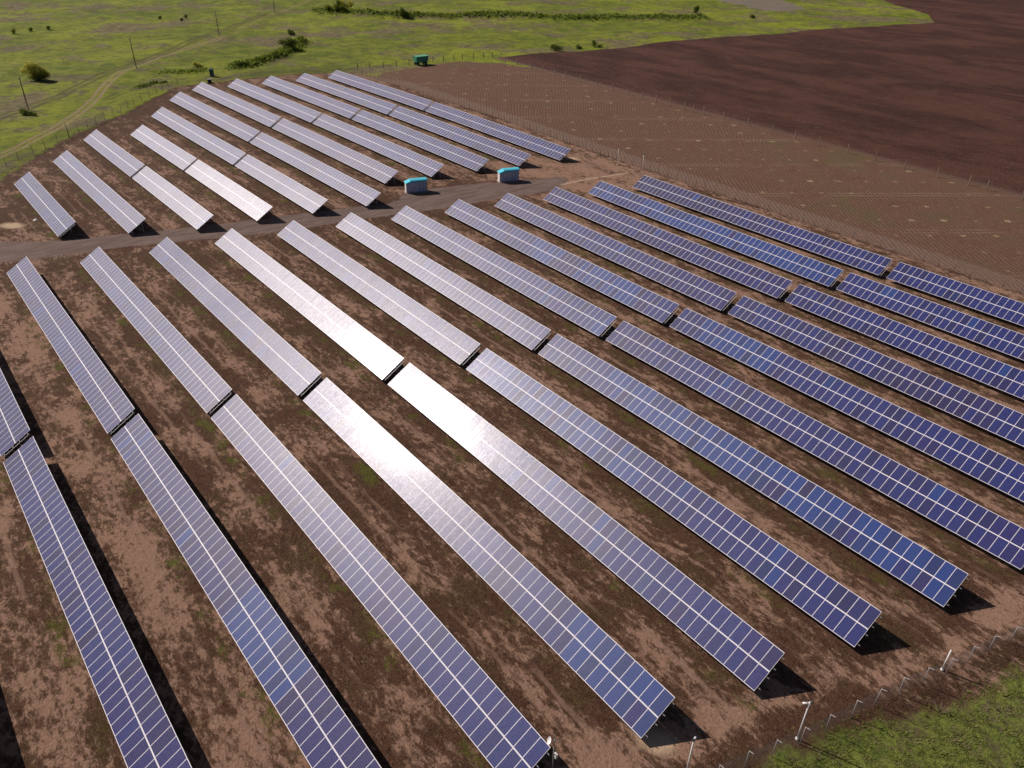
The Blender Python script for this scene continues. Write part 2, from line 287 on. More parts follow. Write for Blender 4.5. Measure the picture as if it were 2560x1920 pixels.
# ------------------------------------------------------------------ ground sheets
def axis(parts):
    out = [parts[0][0]]
    for a, b_, st in parts:
        n = max(1, int(round((b_-a)/st)))
        out += list(a+(b_-a)*np.arange(1, n+1)/n)
    return np.array(out)
def build_ground():
    U = axis([(-1500,-300,300),(-300,0,60),(0,22,4),(22,130,.62),(130,300,1.05),(300,640,2.1),(640,900,26),(900,3000,210),(3000,9000,1500)])
    V = axis([(-9000,-3000,1500),(-3000,-900,210),(-900,-330,30),(-330,-150,1.6),(-150,160,.9),(160,350,1.6),(350,900,30),(900,3000,210),(3000,9000,1500)])
    uu, vv = np.meshgrid(U, V, indexing='ij')
    x = uu*cy + vv*sy; y = uu*sy - vv*cy
    X, Y = x.ravel(), y.ravel()
    near = (np.abs(uu.ravel()-300) < 420) & (np.abs(vv.ravel()) < 420)
    def lim(f, lo=-30., hi=30.):
        r = np.full(X.shape, lo); r[near] = np.clip(f(X[near], Y[near]), lo, hi); return r
    d_farm = lim(lambda a, b_: sdf(a, b_, FARM)); d_till = lim(lambda a, b_: sdf(a, b_, TILLED))
    d_plough = np.clip(sdf(X, Y, PLOUGH), -30, 30); d_road = lim(lambda a, b_: sdf(a, b_, ROAD)); grey = lim(lambda a, b_: sdf(a, b_, GREY))
    far = lambda P: np.where(near, np.minimum(polydist(X, Y, P), 30), 30.)
    dt1, dt2, dt3, dst = far(TRACK), far(TRACK2), far(TRACK3), far(STRIP)
    b1, b2 = far(BERM1), far(BERM2)
    dlane = far([(60,137.2),(-228,137.8),(-250,131)])
    z = terr_np(X, Y)
    wgt = np.clip((-np.maximum(d_farm, d_road)-4)/14, 0, 1)*np.clip((-d_till-2)/14, 0, 1)
    wp = np.clip((d_plough-2)/20, 0, 1)
    z = z + und(X, Y)*wgt*(1-.55*wp)*np.where(near, 1, .0)
    h1 = 1.7*np.exp(-(b1/2.6)**2); h2 = 2.6*np.exp(-(b2/4.2)**2)
    z = z + h1*(.8+.25*np.sin(X*.37+1.7*np.sin(Y*.21))) + h2*(.8+.2*np.sin(X*.11+2*np.sin(Y*.05)))
    z = z - .14*np.exp(-((dt1-1.0)/.45)**2)*np.clip(wgt*3, 0, 1)
    # distance across the rows to the nearest row's low edge
    ph = np.full(X.shape, 9.)
    for g, r_, k, a, b_, yl, n in TABLES:
        q = Y-yl; ok = (X > a-1) & (X < b_+1) & (np.abs(q-(-1)) < 6.0)
        ph = np.where(ok & (np.abs(q+1) < np.abs(ph+1)), q, ph)
    weedy = np.clip(1.0-(X+Y*.55+40)/90, .12, 1.0)*np.clip((X+250)/60, .25, 1)
    soildark = .05*np.exp(-((X+168)/9)**2-((Y-22)/9)**2) + .06*np.exp(-((X+243)/14)**2-((Y-62)/10)**2)
    soildark += .05*np.exp(-((X+12.5)/4)**2)*np.exp(-((Y-42)/16)**2)
    soildark -= .085*np.exp(-((d_farm-4.2)/1.7)**2)*((X > -30) & (Y < 120)); soildark -= .03*np.clip((16-Y)/10, 0, 1)*(X > -130)
    soildark -= .05*np.exp(-((X+122)/14)**2-((Y-118)/16)**2) + .05*np.exp(-((X+150)/10)**2-((Y-12)/8)**2)
    soildark -= .045*np.clip((Y-70)/40, 0, 1)
    soildark -= .03*np.exp(-((X+118)/16)**2-((Y-2)/14)**2)
    sand = np.full(X.shape, -3.)
    for sx_, sy_, ra, rb in SANDS:
        ang = .6; dx, dy = X-sx_, Y-sy_
        e = np.hypot((dx*math.cos(ang)+dy*math.sin(ang))/ra, (-dx*math.sin(ang)+dy*math.cos(ang))/rb)
        sand = np.maximum(sand, 1.5-1.5*e)
    fargrass = np.exp(-((X+238)/16)**2-((Y-186)/7)**2)*1.2 + np.exp(-((X+168)/14)**2-((Y-183)/3.5)**2)*1.1 + np.exp(-((X+246)/7)**2-((Y-150)/22)**2)*.4
    attrs = dict(d_farm=d_farm, d_till=d_till, d_plough=d_plough, d_road=d_road, grey=grey, d_track=dt1, d_track2=dt2, d_track3=dt3, d_strip=dst, d_lane=dlane,
                 lush=np.exp(-(b1/3.0)**2)*1.0+np.exp(-(b2/4.0)**2)*.95, rowphase=ph, weedy=weedy, soildark=soildark, sand=sand, fargrass=fargrass,
                 neargreen=np.clip(1-(np.hypot(X, Y-50)-40)/20, 0, 1), rutgain=np.clip(1-(np.hypot(X+250, Y-50)-60)/70, 0, 1), ploughrim=np.where(Y < 195, np.minimum(d_plough, 30), 30.))
    nu, nv = len(U), len(V)
    idx = np.arange(nu*nv).reshape(nu, nv)
    q = np.stack([idx[:-1,:-1], idx[:-1,1:], idx[1:,1:], idx[1:,:-1]], -1).reshape(-1, 4)
    c = lambda a: a[q].mean(1)
    cls = np.zeros(len(q), int)
    cls[c(d_till) > 0] = 1; cls[c(d_farm) > 0] = 2; cls[c(d_plough) > 0] = 3
    cls[(cls == 0) & (c(dt1) < 1.6) & (c(uu.ravel()) < 640)] = 5
    cls[c(d_road) > 0] = 4
    zz = z
    for k, nm in enumerate(['meadow','tilled_field','ground','ploughed_field','gravel_road','dirt_track']):
        f = q[cls == k]
        if len(f) == 0: continue
        vs, inv = np.unique(f.ravel(), return_inverse=True)
        me = bpy.data.meshes.new(nm); me.vertices.add(len(vs)); me.loops.add(f.size); me.polygons.add(len(f))
        co = np.stack([X[vs], Y[vs], zz[vs]], 1).astype(np.float32)
        me.vertices.foreach_set('co', co.ravel()); me.loops.foreach_set('vertex_index', inv.astype(np.int32))
        me.polygons.foreach_set('loop_start', np.arange(0, f.size, 4, dtype=np.int32))
        me.polygons.foreach_set('use_smooth', np.ones(len(f), bool))
        for an, av in attrs.items():
            at = me.attributes.new(an, 'FLOAT', 'POINT'); at.data.foreach_set('value', av[vs].astype(np.float32))
        me.update(); me.validate(); me.materials.append(GROUND_MAT)
        o = bpy.data.objects.new(nm, me); COL.objects.link(o); o['kind'] = 'structure'
build_ground()

def gz(x, y):
    """height of the ground sheet"""
    xa, ya = np.array([float(x)]), np.array([float(y)])
    df = max(sdf(xa, ya, FARM)[0], sdf(xa, ya, ROAD)[0]); dl = sdf(xa, ya, TILLED)[0]; dp = sdf(xa, ya, PLOUGH)[0]
    w = np.clip((-df-4)/14, 0, 1)*np.clip((-dl-2)/14, 0, 1); wp = np.clip((dp-2)/20, 0, 1)
    h = terr_np(xa, ya)[0]+und(xa, ya)[0]*w*(1-.55*wp)
    h += 1.7*math.exp(-(polydist(xa, ya, BERM1)[0]/2.6)**2)*(.8+.25*math.sin(x*.37+1.7*math.sin(y*.21)))+2.6*math.exp(-(polydist(xa, ya, BERM2)[0]/4.2)**2)*(.8+.2*math.sin(x*.11+2*math.sin(y*.05)))
    return float(h)

# ------------------------------------------------------------------ mesh helper
class MB:
    def __init__(s): s.v = []; s.f = []; s.mi = []
    def quad(s, pts, mi=0):
        n = len(s.v); s.v += [tuple(p) for p in pts]; s.f.append(tuple(range(n, n+len(pts)))); s.mi.append(mi)
    def frame_box(s, o, ax, ay, az, mi=0):
        """box from a corner and three edge vectors"""
        o, ax, ay, az = Vector(o), Vector(ax), Vector(ay), Vector(az); n = len(s.v)
        s.v += [tuple(o+ax*i+ay*j+az*k) for k in (0,1) for j in (0,1) for i in (0,1)]
        for f in ((0,2,3,1),(4,5,7,6),(0,1,5,4),(2,6,7,3),(0,4,6,2),(1,3,7,5)):
            s.f.append(tuple(n+i for i in f)); s.mi.append(mi)
    def box(s, x0, x1, y0, y1, z0, z1, mi=0): s.frame_box((x0,y0,z0), (x1-x0,0,0), (0,y1-y0,0), (0,0,z1-z0), mi)
    def bar(s, a, b_, w, h=None, mi=0):
        a, b_ = Vector(a), Vector(b_); d = (b_-a); h = h or w
        up = Vector((0,0,1)) if abs(d.normalized().z) < .95 else Vector((1,0,0))
        sx = d.cross(up).normalized()*w; sz = sx.cross(d).normalized()*h
        s.frame_box(a-sx/2-sz/2, d, sx, sz, mi)
    def tube(s, pts, rad, seg=8, mi=0, caps=True):
        pts = [Vector(p) for p in pts]; rads = rad if isinstance(rad, (list, tuple)) else [rad]*len(pts); rings = []
        for i, p in enumerate(pts):
            d = (pts[min(i+1, len(pts)-1)]-pts[max(i-1, 0)]).normalized()
            up = Vector((0,0,1)) if abs(d.z) < .95 else Vector((1,0,0))
            a = d.cross(up).normalized(); b_ = a.cross(d).normalized(); n = len(s.v)
            s.v += [tuple(p+(a*math.cos(t)+b_*math.sin(t))*rads[i]) for t in [2*math.pi*k/seg for k in range(seg)]]
            rings.append(n)
        for r0, r1 in zip(rings[:-1], rings[1:]):
            for k in range(seg):
                s.f.append((r0+k, r0+(k+1) % seg, r1+(k+1) % seg, r1+k)); s.mi.append(mi)
        if caps:
            s.f.append(tuple(rings[0]+k for k in reversed(range(seg)))); s.mi.append(mi)
            s.f.append(tuple(rings[-1]+k for k in range(seg))); s.mi.append(mi)
    def mesh(s, name, mats, smooth=False):
        me = bpy.data.meshes.new(name); me.from_pydata(s.v, [], s.f); me.validate()
        for mt in (mats if isinstance(mats, (list, tuple)) else [mats]): me.materials.append(mt)
        if len(me.polygons) == len(s.mi): me.polygons.foreach_set('material_index', s.mi)
        if smooth: me.polygons.foreach_set('use_smooth', [True]*len(me.polygons))
        me.update(); return me

def tag(o, label, cat, group=None, kind=None):
    o['label'] = label; o['category'] = cat
    if group: o['group'] = group
    if kind: o['kind'] = kind
def thing(name, loc, label, cat, group=None, rz=0.):
    o = bpy.data.objects.new(name, None); COL.objects.link(o); o.location = loc; o.rotation_euler = (0,0,rz); o.empty_display_size = .3
    tag(o, label, cat, group); return o
def part(name, me, parent, loc=(0,0,0), mat=None):
    o = bpy.data.objects.new(name, me); COL.objects.link(o); o.parent = parent
    if mat is not None: o.matrix_basis = mat
    else: o.location = loc
    return o
def single(name, me, loc, label, cat, group=None, rz=0., kind=None):
    o = bpy.data.objects.new(name, me); COL.objects.link(o); o.location = loc; o.rotation_euler = (0,0,rz)
    tag(o, label, cat, group, kind); return o

# ------------------------------------------------------------------ materials of the solar tables
def panel_glass(name, blue, violet):
    mt, nt, b = newmat(name)
    tc = nt.new("ShaderNodeTexCoord").outputs['Object']; x, y, _ = nt.sep(tc)
    rnd = nt.new("ShaderNodeObjectInfo").outputs['Random']
    cx_ = nt.add(nt.mul(x, 1/.159), 100.0); cy_ = nt.add(nt.mul(y, 1/.1535), 100.0)   # 6 x 12 cells about the centre
    fx = nt.math('ABSOLUTE', nt.sub(nt.math('FRACT', cx_), .5)); fy = nt.math('ABSOLUTE', nt.sub(nt.math('FRACT', cy_), .5))
    gap = nt.step(nt.math('MAXIMUM', fx, fy), .468, .482)
    bus = nt.math('SUBTRACT', 1.0, nt.step(nt.math('ABSOLUTE', nt.sub(nt.math('ABSOLUTE', nt.sub(nt.math('FRACT', cx_), .5)), .17)), .008, .018))
    wn_ = nt.new("ShaderNodeTexWhiteNoise"); wn_.noise_dimensions = '3D'
    cv = nt.new("ShaderNodeCombineXYZ"); nt._in(cv.inputs[0], nt.math('FLOOR', cx_)); nt._in(cv.inputs[1], nt.math('FLOOR', cy_)); nt._in(cv.inputs[2], nt.mul(rnd, 311.0))
    nt._in(wn_.inputs[0], cv.outputs[0])
    vo = nt.new("ShaderNodeTexVoronoi"); nt._in(vo.inputs['Vector'], tc); vo.inputs['Scale'].default_value = 45
    cell = nt.mix(nt.mul(wn_.outputs[0], .8), blue, violet)
    cell = nt.mix(nt.mul(nt.step(nt.sep(vo.outputs['Color'])[0], .2, .9), .35), cell, tuple(v*1.5 for v in blue))
    cell = nt.mix(nt.step(nt.math('FRACT', nt.mul(rnd, 17.3)), .55, 1.0), cell, tuple(v*.72 for v in violet))
    inside = nt.mul(nt.math('LESS_THAN', nt.math('ABSOLUTE', x), .477), nt.math('LESS_THAN', nt.math('ABSOLUTE', y), .92))
    line = nt.math('MAXIMUM', nt.math('MAXIMUM', gap, nt.mul(bus, .6)), nt.math('SUBTRACT', 1.0, inside))
    col = nt.mix(nt.mul(line, .32), cell, (.50,.48,.60))
    nt._in(b.inputs['Base Color'], col)
    du = nt.new("ShaderNodeTexNoise"); du.noise_dimensions = '4D'; nt._in(du.inputs['Vector'], nt.map(tc, scale=(2.2, .7, 1))); nt._in(du.inputs['W'], nt.mul(rnd, 50.0)); du.inputs['Scale'].default_value = 2.2; du.inputs['Detail'].default_value = 5
    rg = nt.add(nt.add(.385, nt.mul(nt.sub(du.outputs[0], .5), .10)), nt.mul(wn_.outputs[0], .05)); nt._in(b.inputs['Roughness'], rg); b.inputs['IOR'].default_value = 1.5
    b.inputs['Specular IOR Level'].default_value = .40; b.inputs['Specular Tint'].default_value = (.975,.945,.995,1)
    b.inputs['Coat Weight'].default_value = .12; b.inputs['Coat Roughness'].default_value = .17; b.inputs['Coat IOR'].default_value = 1.45
    return mt
GLASS = [panel_glass("cell_glass_%s" % k, bl, vi) for k, bl, vi in (
    ("violet", (.009,.011,.100), (.016,.012,.102)), ("indigo", (.005,.014,.118), (.010,.013,.106)),
    ("blue", (.004,.034,.175), (.005,.022,.135)), ("slate", (.011,.012,.080), (.016,.012,.084)))]
RAIL = simple("end_rail_steel", (.50,.48,.49), .5, 0., .08)
ALU = simple("frame_aluminium", (.80,.76,.79), .45, 0., .04)
STEEL = simple("galvanised_steel", (.42,.42,.44), .45, .6, .15)

def panel_mesh(glass):
    mb = MB(); hx, hy, t, fx, fw = .500, .967, .04, .020, .046
    mb.box(-hx, hx, -hy, -hy+fw, 0, t); mb.box(-hx, hx, hy-fw, hy, 0, t)
    mb.box(-hx, -hx+fx, -hy+fw, hy-fw, 0, t); mb.box(hx-fx, hx, -hy+fw, hy-fw, 0, t)
    z = t-.003
    mb.quad([(-hx+fx,-hy+fw,z),(hx-fx,-hy+fw,z),(hx-fx,hy-fw,z),(-hx+fx,hy-fw,z)], 1)
    mb.quad([(-hx+fx,-hy+fw,.006),(-hx+fx,hy-fw,.006),(hx-fx,hy-fw,.006),(hx-fx,-hy+fw,.006)], 0)
    return mb.mesh("solar_panel", [ALU, glass])
PANELS = [panel_mesh(g) for g in GLASS]

def support_mesh():
    """one welded support: front post, rear post, sloping rafter and brace, in the y-z plane at x = 0"""
    mb = MB(); c, s_ = math.cos(TILT), math.sin(TILT)
    raf = lambda q, dz: (0, q*c, H0+q*s_+dz)
    mb.bar(raf(.25, -.17), raf(TWID-.25, -.17), .06, .09)
    mb.bar((0, .9*c, -.3), raf(.9, -.2), .08); mb.bar((0, 3.05*c, -.3), raf(3.05, -.2), .09)
    mb.bar((0, 3.0*c, .45), raf(1.9, -.2), .05)
    return mb.mesh("support_frame", STEEL)
SUPPORT = support_mesh()

ORD = ['first','second','third','fourth','fifth','sixth','seventh','eighth','ninth','tenth','eleventh','twelfth','thirteenth']
LOOK = {('F',-1):'dark blue',('F',0):'violet',('F',1):'violet blue',('F',2):'pale lavender blue',('F',3):'white shining',('F',4):'glaring white',('F',5):'silvery lavender',('F',6):'slate lavender',('F',7):'grey blue',('F',8):'violet blue',('F',9):'dark violet blue',('F',10):'deep blue',('F',11):'deep blue',('F',12):'indigo blue',
        ('B',1):'pale lavender',('B',2):'pale lavender',('B',3):'whitish',('B',4):'creamy white',('B',5):'silvery white',('B',6):'silver lavender',('B',7):'lavender',('B',8):'lavender grey',('B',9):'violet grey',('B',10):'violet grey',('B',11):'violet blue'}
def table_label(g, r_, k):
    look = LOOK[(g, r_)]
    two = sum(1 for t in TABLES if t[0] == g and t[1] == r_) == 2
    half = ('farther half of ' if k == 0 else 'nearer half of ') if two else ''
    if g == 'F':
        if r_ == -1: return 'solar table left of the leftmost front row, showing only its shadow'
        row = ('leftmost row cut by the left edge' if r_ == 0 else 'rightmost row' if r_ == 12 else
               '%s row from left' % ORD[r_] if r_ <= 6 else '%s row from right' % ORD[12-r_])
        return '%s solar table, %s%s, before the road' % (look, half, row)
    row = 'leftmost short row' if r_ == 1 else 'rightmost row' if r_ == 11 else '%s row from left' % ORD[r_-1] if r_ <= 6 else '%s row from right' % ORD[11-r_]
    return '%s solar table, %s%s, beyond the road' % (look, half, row)

HUES = {('F',11,0):(2,2,2,1),('F',11,1):(1,1,2),('F',5,1):(2,1,2,1),('F',6,1):(1,2,1),('F',8,0):(3,3,1,2),('F',9,0):(0,0,1),('F',10,0):(0,0,3,1),('F',12,0):(3,1,1),('F',12,1):(1,1,2),
        ('F',0,1):(0,0,1),('F',1,1):(0,0,1,2),('F',10,1):(1,1,0),('F',9,1):(1,3,1),('F',8,1):(1,1,2),('F',7,1):(0,1,1),('F',3,1):(1,0,2,1),('F',4,1):(1,0,1,2),('F',2,1):(1,1,0),('F',7,0):(1,1,2,0)}
AIM = {('B',3,0):1.0,('B',3,1):3.0,('B',4,0):2.6,('B',4,1):4.0,('B',5,1):1.2,('B',5,0):1.0,('B',2,0):.6,('B',1,0):-.8,('F',4,0):1.0,('F',4,1):.8,('F',5,0):-1.2,('F',3,0):-1.2,('F',5,1):-.6}
def build_table(g, r_, k, xa, xb, yl, n):
    c, s_ = math.cos(TILT), math.sin(TILT)
    pitch = (xb-xa)/n; xs = xa+pitch*(np.arange(n)+.5)
    zt = terr_np(xs, np.full(n, yl+1.64)); sl = np.gradient(zt, xs)
    xm = .5*(xa+xb); base = Vector((xm, yl+1.9, tz(xm, yl+1.9)))
    root = thing('solar_table', base, table_label(g, r_, k), 'solar table', 'tables of solar panels standing in parallel rows')
    hs = HUES.get((g, r_, k), (0,1,1,0)); hue0 = hs[0]; sx = pitch/1.014
    aim = R(AIM.get((g, r_, k), 0)); n0 = Vector((0, -s_, c)); P0 = Vector((xm, yl+1.7, 1.5))
    hv = ((Vector((0, 0, CAM_Z))-P0).normalized()+sd).normalized() if aim else n0
    tip = Matrix.Rotation(aim, 3, n0.cross(hv).normalized()) if aim else Matrix.Identity(3)
    tb = rng.normal(0, .0022, 2)
    block = 0; hue = hue0
    for i in range(n):
        ex = Vector((1, 0, sl[i])).normalized()
        if i % 6 == 0: block = rng.normal(0, .0016, 2)
        for j in range(2):
            if rng.random() < .07: hue = rng.choice(hs)
            ey = Vector((0, c, s_)); ez = ex.cross(ey).normalized(); ey = ez.cross(ex)
            jit = rng.normal(0, .0022, 2)+tb+block
            q = (.98+j*1.945)
            ctr = Vector((xs[i], yl+q*c, H0+zt[i]+q*s_))-base
            M = Matrix.Identity(4); rot = tip @ Matrix((ex*sx, ey, ez)).transposed() @ (Matrix.Rotation(jit[0], 3, 'X') @ Matrix.Rotation(jit[1], 3, 'Y'))
            for a in range(3):
                for b_ in range(3): M[a][b_] = rot[a][b_]
                M[a][3] = ctr[a]
            part('solar_panel', PANELS[(int(hue) if rng.random() < .9 else rng.choice([0,1,2,3,1,0]))], root, mat=M)
    # four purlins under the panels, sticking out at both ends
    ends = np.concatenate([[xa-.22], xs, [xb+.26]]); ze = terr_np(ends, np.full(len(ends), yl+1.64))
    for q in (.42, 1.5, 2.38, 3.46):
        mb = MB()
        pts = [Vector((ends[a], yl+q*c+.03, H0+ze[a]+q*s_-.055))-base for a in range(0, len(ends))]
        keep = [0]+list(range(1, len(pts)-1, 3))+[len(pts)-1]
        for a, b_ in zip(keep[:-1], keep[1:]): mb.bar(pts[a], pts[b_], .05, .075)
        part('purlin', mb.mesh('purlin', STEEL), root)
    if (k == 0 and sum(1 for t in TABLES if t[0] == g and t[1] == r_) == 2) or (g, r_) == ('B', 1):
        ze_ = tz(xb, yl+1.64); mb = MB(); f_ = lambda q, dz: Vector((xb+.24, yl+q*c, H0+ze_+q*s_+dz))-base
        mb.bar(f_(.3, -.16), f_(TWID-.25, -.16), .05, .05); part('end_rail', mb.mesh('end_rail', RAIL), root)
    for i in range(1, n, 4 if n > 40 else 4):
        xx = xs[i]
        part('support_frame', SUPPORT, root, Vector((xx, yl, zt[i]))-base)
    return root
for t in TABLES: build_table(*t)

# ------------------------------------------------------------------ more materials
WHITE = simple("white_paint", (.74,.70,.68), .5, 0., .05)
CONC = simple("weathered_concrete", (.27,.19,.155), .9, 0., .2)
WOOD = simple("tarred_wood", (.085,.065,.055), .85, 0., .3)
DARK = simple("dark_steel", (.05,.05,.055), .6, 0., .2)
FWIRE = simple("fence_wire", (.20,.16,.15), .6, 0., .1)
GALV = simple("fence_galvanised", (.36,.33,.34), .5, .2, .1)
WALLG = simple("kiosk_sheet", (.40,.43,.56), .5, 0., .05)  # bluish grey wall colour; also paints shade onto the side cabinet's front
TRIM = simple("kiosk_trim", (.045,.065,.13), .5, 0., .1)
TURQ = simple("turquoise_roof_sheet", (.10,.57,.72), .4, 0., .06)
GREENP = simple("faded_green_paint", (.045,.25,.15), .6, 0., .25)
GREENL = simple("pale_green_tarpaulin", (.12,.42,.28), .7, 0., .15)
TEAL = simple("dark_teal_plastic", (.012,.045,.075), .5, 0., .1)
RUB = simple("black_rubber", (.018,.018,.018), .9, 0., .1)
STONE = simple("pale_limestone", (.62,.56,.50), .9, 0., .15)
YEL = simple("yellow_sign", (.72,.55,.05), .5, 0., .03)

def leafmat(name, a, b_):
    mt, nt, b = newmat(name)
    pos = nt.new("ShaderNodeNewGeometry").outputs['Position']
    f = nt.noise(pos, 1.7, 4, .7); c = nt.mix(nt.step(f, .3, .7), a, b_)
    nt._in(b.inputs['Base Color'], c); b.inputs['Roughness'].default_value = .7; b.inputs['Specular IOR Level'].default_value = .2
    tr = nt.new("ShaderNodeBsdfTranslucent"); nt._in(tr.inputs[0], c)
    mx = nt.new("ShaderNodeMixShader"); mx.inputs[0].default_value = .42
    nt.l.new(b.outputs[0], mx.inputs[1]); nt.l.new(tr.outputs[0], mx.inputs[2]); nt.l.new(mx.outputs[0], nt.n["Material Output"].inputs[0])
    return mt
LEAF_Y = leafmat("leaf_yellow_green", (.32,.32,.04), (.66,.60,.15))
LEAF_D = leafmat("leaf_dark_green", (.085,.120,.022), (.185,.225,.038))
LEAF_M = leafmat("leaf_mid_green", (.120,.160,.022), (.26,.30,.042))
GRASSM = leafmat("grass_blades", (.125,.165,.032), (.34,.36,.090))
GRASSD = leafmat("dry_grass_blades", (.20,.155,.085), (.36,.29,.17))
STRAWM = leafmat("dry_stalks", (.30,.22,.14), (.50,.40,.28))

# ------------------------------------------------------------------ fences
def mesh_wire_mat():
    mt, nt, b = newmat("chain_link_wire")
    uv = nt.new("ShaderNodeUVMap").outputs[0]; u, v, _ = nt.sep(uv)
    def ln(t):
        return nt.math('SUBTRACT', 1.0, nt.step(nt.math('ABSOLUTE', nt.sub(nt.math('FRACT', t), .5)), .036, .062))
    k = 1/.075
    w = nt.math('MAXIMUM', ln(nt.mul(nt.add(u, v), k)), ln(nt.mul(nt.sub(u, v), k)))
    b.inputs['Base Color'].default_value = (.38,.33,.36,1); b.inputs['Roughness'].default_value = .5; b.inputs['Metallic'].default_value = .2
    nt._in(b.inputs['Alpha'], w)
    return mt
WIRE = mesh_wire_mat()

WIREB = WIRE.copy(); WIREB.name = "chain_link_wire_brown"; WIREB.node_tree.nodes["Principled BSDF"].inputs['Base Color'].default_value = (.17,.105,.08,1)
def fence(name, posts, label, h=2.05, out=(0,0), arm=.62, mesh=True, post_r=.035, post_mat=GALV, wires=(.35,.7,1.05,1.4,1.75), cat='fence', square=False, wm=None):
    b0 = posts[0]; base = Vector((b0[0], b0[1], gz(*b0)))
    root = thing(name, base, label, cat)
    P = [Vector((x, y, gz(x, y)))-base for x, y in posts]
    o = Vector((out[0], out[1], 0))
    mb = MB()
    if square: mb.box(-post_r, post_r, -post_r, post_r, -.3, h)
    else: mb.tube([(0,0,-.3),(0,0,h)], post_r, 8)
    if arm: mb.tube([(0,0,h-.03), tuple(o*arm*.72+Vector((0,0,h+arm*.35)))], post_r*.85, 8)
    pm = mb.mesh("post", post_mat, not square)
    for i, p in enumerate(P):
        q = part('post', pm, root, p)
        q.rotation_euler = (rng.normal(0,.02), rng.normal(0,.02), rng.normal(0,.1) if square else 0)
    if mesh:
        v, f, uv = [], [], []; d = 0
        for i, p in enumerate(P):
            if i: d += (p-P[i-1]).length
            v += [tuple(p+Vector((0,0,.04))), tuple(p+Vector((0,0,h-.05)))]; uv += [(d,0),(d,h)]
        me = bpy.data.meshes.new("wire_mesh")
        me.from_pydata(v, [], [(2*i, 2*i+2, 2*i+3, 2*i+1) for i in range(len(P)-1)])
        ul = me.uv_layers.new(name="UVMap")
        for lp in me.loops: ul.data[lp.index].uv = uv[lp.vertex_index]
        me.materials.append(wm or WIRE); part('wire_mesh', me, root)
    for z in wires:
        mb = MB(); mb.tube([tuple(p+Vector((0,0,z))) for p in P], .004, 4, caps=False)
        part('wire', mb.mesh('wire', FWIRE), root)
    if arm:
        for k in (.3, .62, 1.0):
            mb = MB(); mb.tube([tuple(p+o*arm*.72*k+Vector((0,0,h+arm*.35*k))) for p in P], .005, 4, caps=False)
            part('barbed_wire', mb.mesh('barbed_wire', FWIRE), root)
    return root

def along(a, b_, n): return [(a[0]+(b_[0]-a[0])*i/n, a[1]+(b_[1]-a[1])*i/n) for i in range(n+1)]
near_posts = [(-16.2,26.5),(-15.5,29.1),(-14.84,31.6),(-14.2,34.1),(-13.5,36.4),(-12.8,38.9),(-12.2,41.4),(-11.6,44.),(-11.1,46.4),(-10.4,48.8),(-9.7,51.3),(-9.,53.7),(-8.4,56.3),(-7.8,58.7),(-7.1,61.2)]+[(-7.1+.68*i, 61.2+2.45*i) for i in range(1, 15)]
fence('chain_link_fence', near_posts, 'chain link fence with bent post tops along the grassy corner nearest the camera', out=(.96,-.27))
right_posts = along((14.5,133.9), (-245.5,134.6), 98)
fence('chain_link_fence', right_posts, 'long thin chain link fence beside the tilled field', out=(0,1), h=2.05, post_mat=simple('dull_post', (.17,.13,.12)), wm=WIREB)
left_posts = [(-186,9.5),(-190.5,12.6),(-194.6,15.5),(-198.6,18.2),(-202.9,20.8),(-206.4,23.9),(-209.9,27.6),(-213,30.8),(-216,34.2),(-219.2,37.6),(-222.4,40.6),(-225.6,43.5),(-228.6,46.3),(-231.6,49.2),(-234.6,52.2),(-237.8,55.2),(-241,57.9),(-244.3,60.5),(-247.7,63.6),(-251,66.9),(-254.6,70.2),(-257.9,72.9),(-261.1,75.7),(-262.9,79.2)]
fence('chain_link_fence', left_posts, 'thin dark chain link fence between the left meadow and the panels', out=(-.7,-.7), post_mat=DARK, post_r=.05)
back_posts = [(-262.9,79.2),(-263.2,82.6),(-263.2,86),(-263,89.4),(-262.8,92.8),(-262.6,96.2),(-262.4,99.6),(-262,103),(-261.6,106.4),(-261,109.8),(-260.2,113.2),(-259.4,116.6),(-258.4,120),(-257,123.4),(-255,126.8),(-252.4,130),(-249.4,132.8),(-245.5,134.6)]
fence('chain_link_fence', back_posts, 'faint wire fence behind the farthest panel ends', out=(-1,.1), post_mat=DARK)
fr = [(-20+9.,180.6),(-18.8,181),(-26,181.3),(-33.5,181.7),(-41,182.2),(-48.2,182.7)][1:]+[(-55.4,183),(-62.8,183.4),(-66.8,183.8),(-73.9,183.9),(-81.5,183.8),(-89.,184.4),(-96.6,184.7),(-104.8,185.1),(-111.8,185.2),(-119.,185.4),(-127.3,186.2),(-135.7,186.5),(-142.7,186.3),(-146.1,186.),(-149.6,186.),(-155.2,186.1),(-160.8,186.3),(-166.8,186.6),(-173.1,186.9),(-180.2,187.3),(-187.8,187.8),(-195.6,188.1),(-203.4,188.4),(-209.4,188.8),(-215.7,189.2),(-222.7,189.4),(-230.7,189.6),(-236.4,189.9),(-242,190.6)]
fence('concrete_post_fence', fr, 'fence of leaning concrete posts and wires along the dark ploughed field', arm=0, mesh=False, post_r=.10, post_mat=CONC, h=2.1, square=True)
fl = [(-246.8,190.6),(-247.6,187.2),(-248.3,183.),(-249.3,178.6),(-249.3,174.7),(-249.9,170.5),(-250.2,166.2),(-250.6,161.2),(-250.9,156.5),(-251.2,151.4),(-251.9,146.5),(-253,141.8),(-254.6,138)]
fence('concrete_post_fence', fl, 'short dark post fence in the grass behind the green trailer', arm=0, mesh=False, post_r=.09, post_mat=WOOD, h=2.0, square=True)

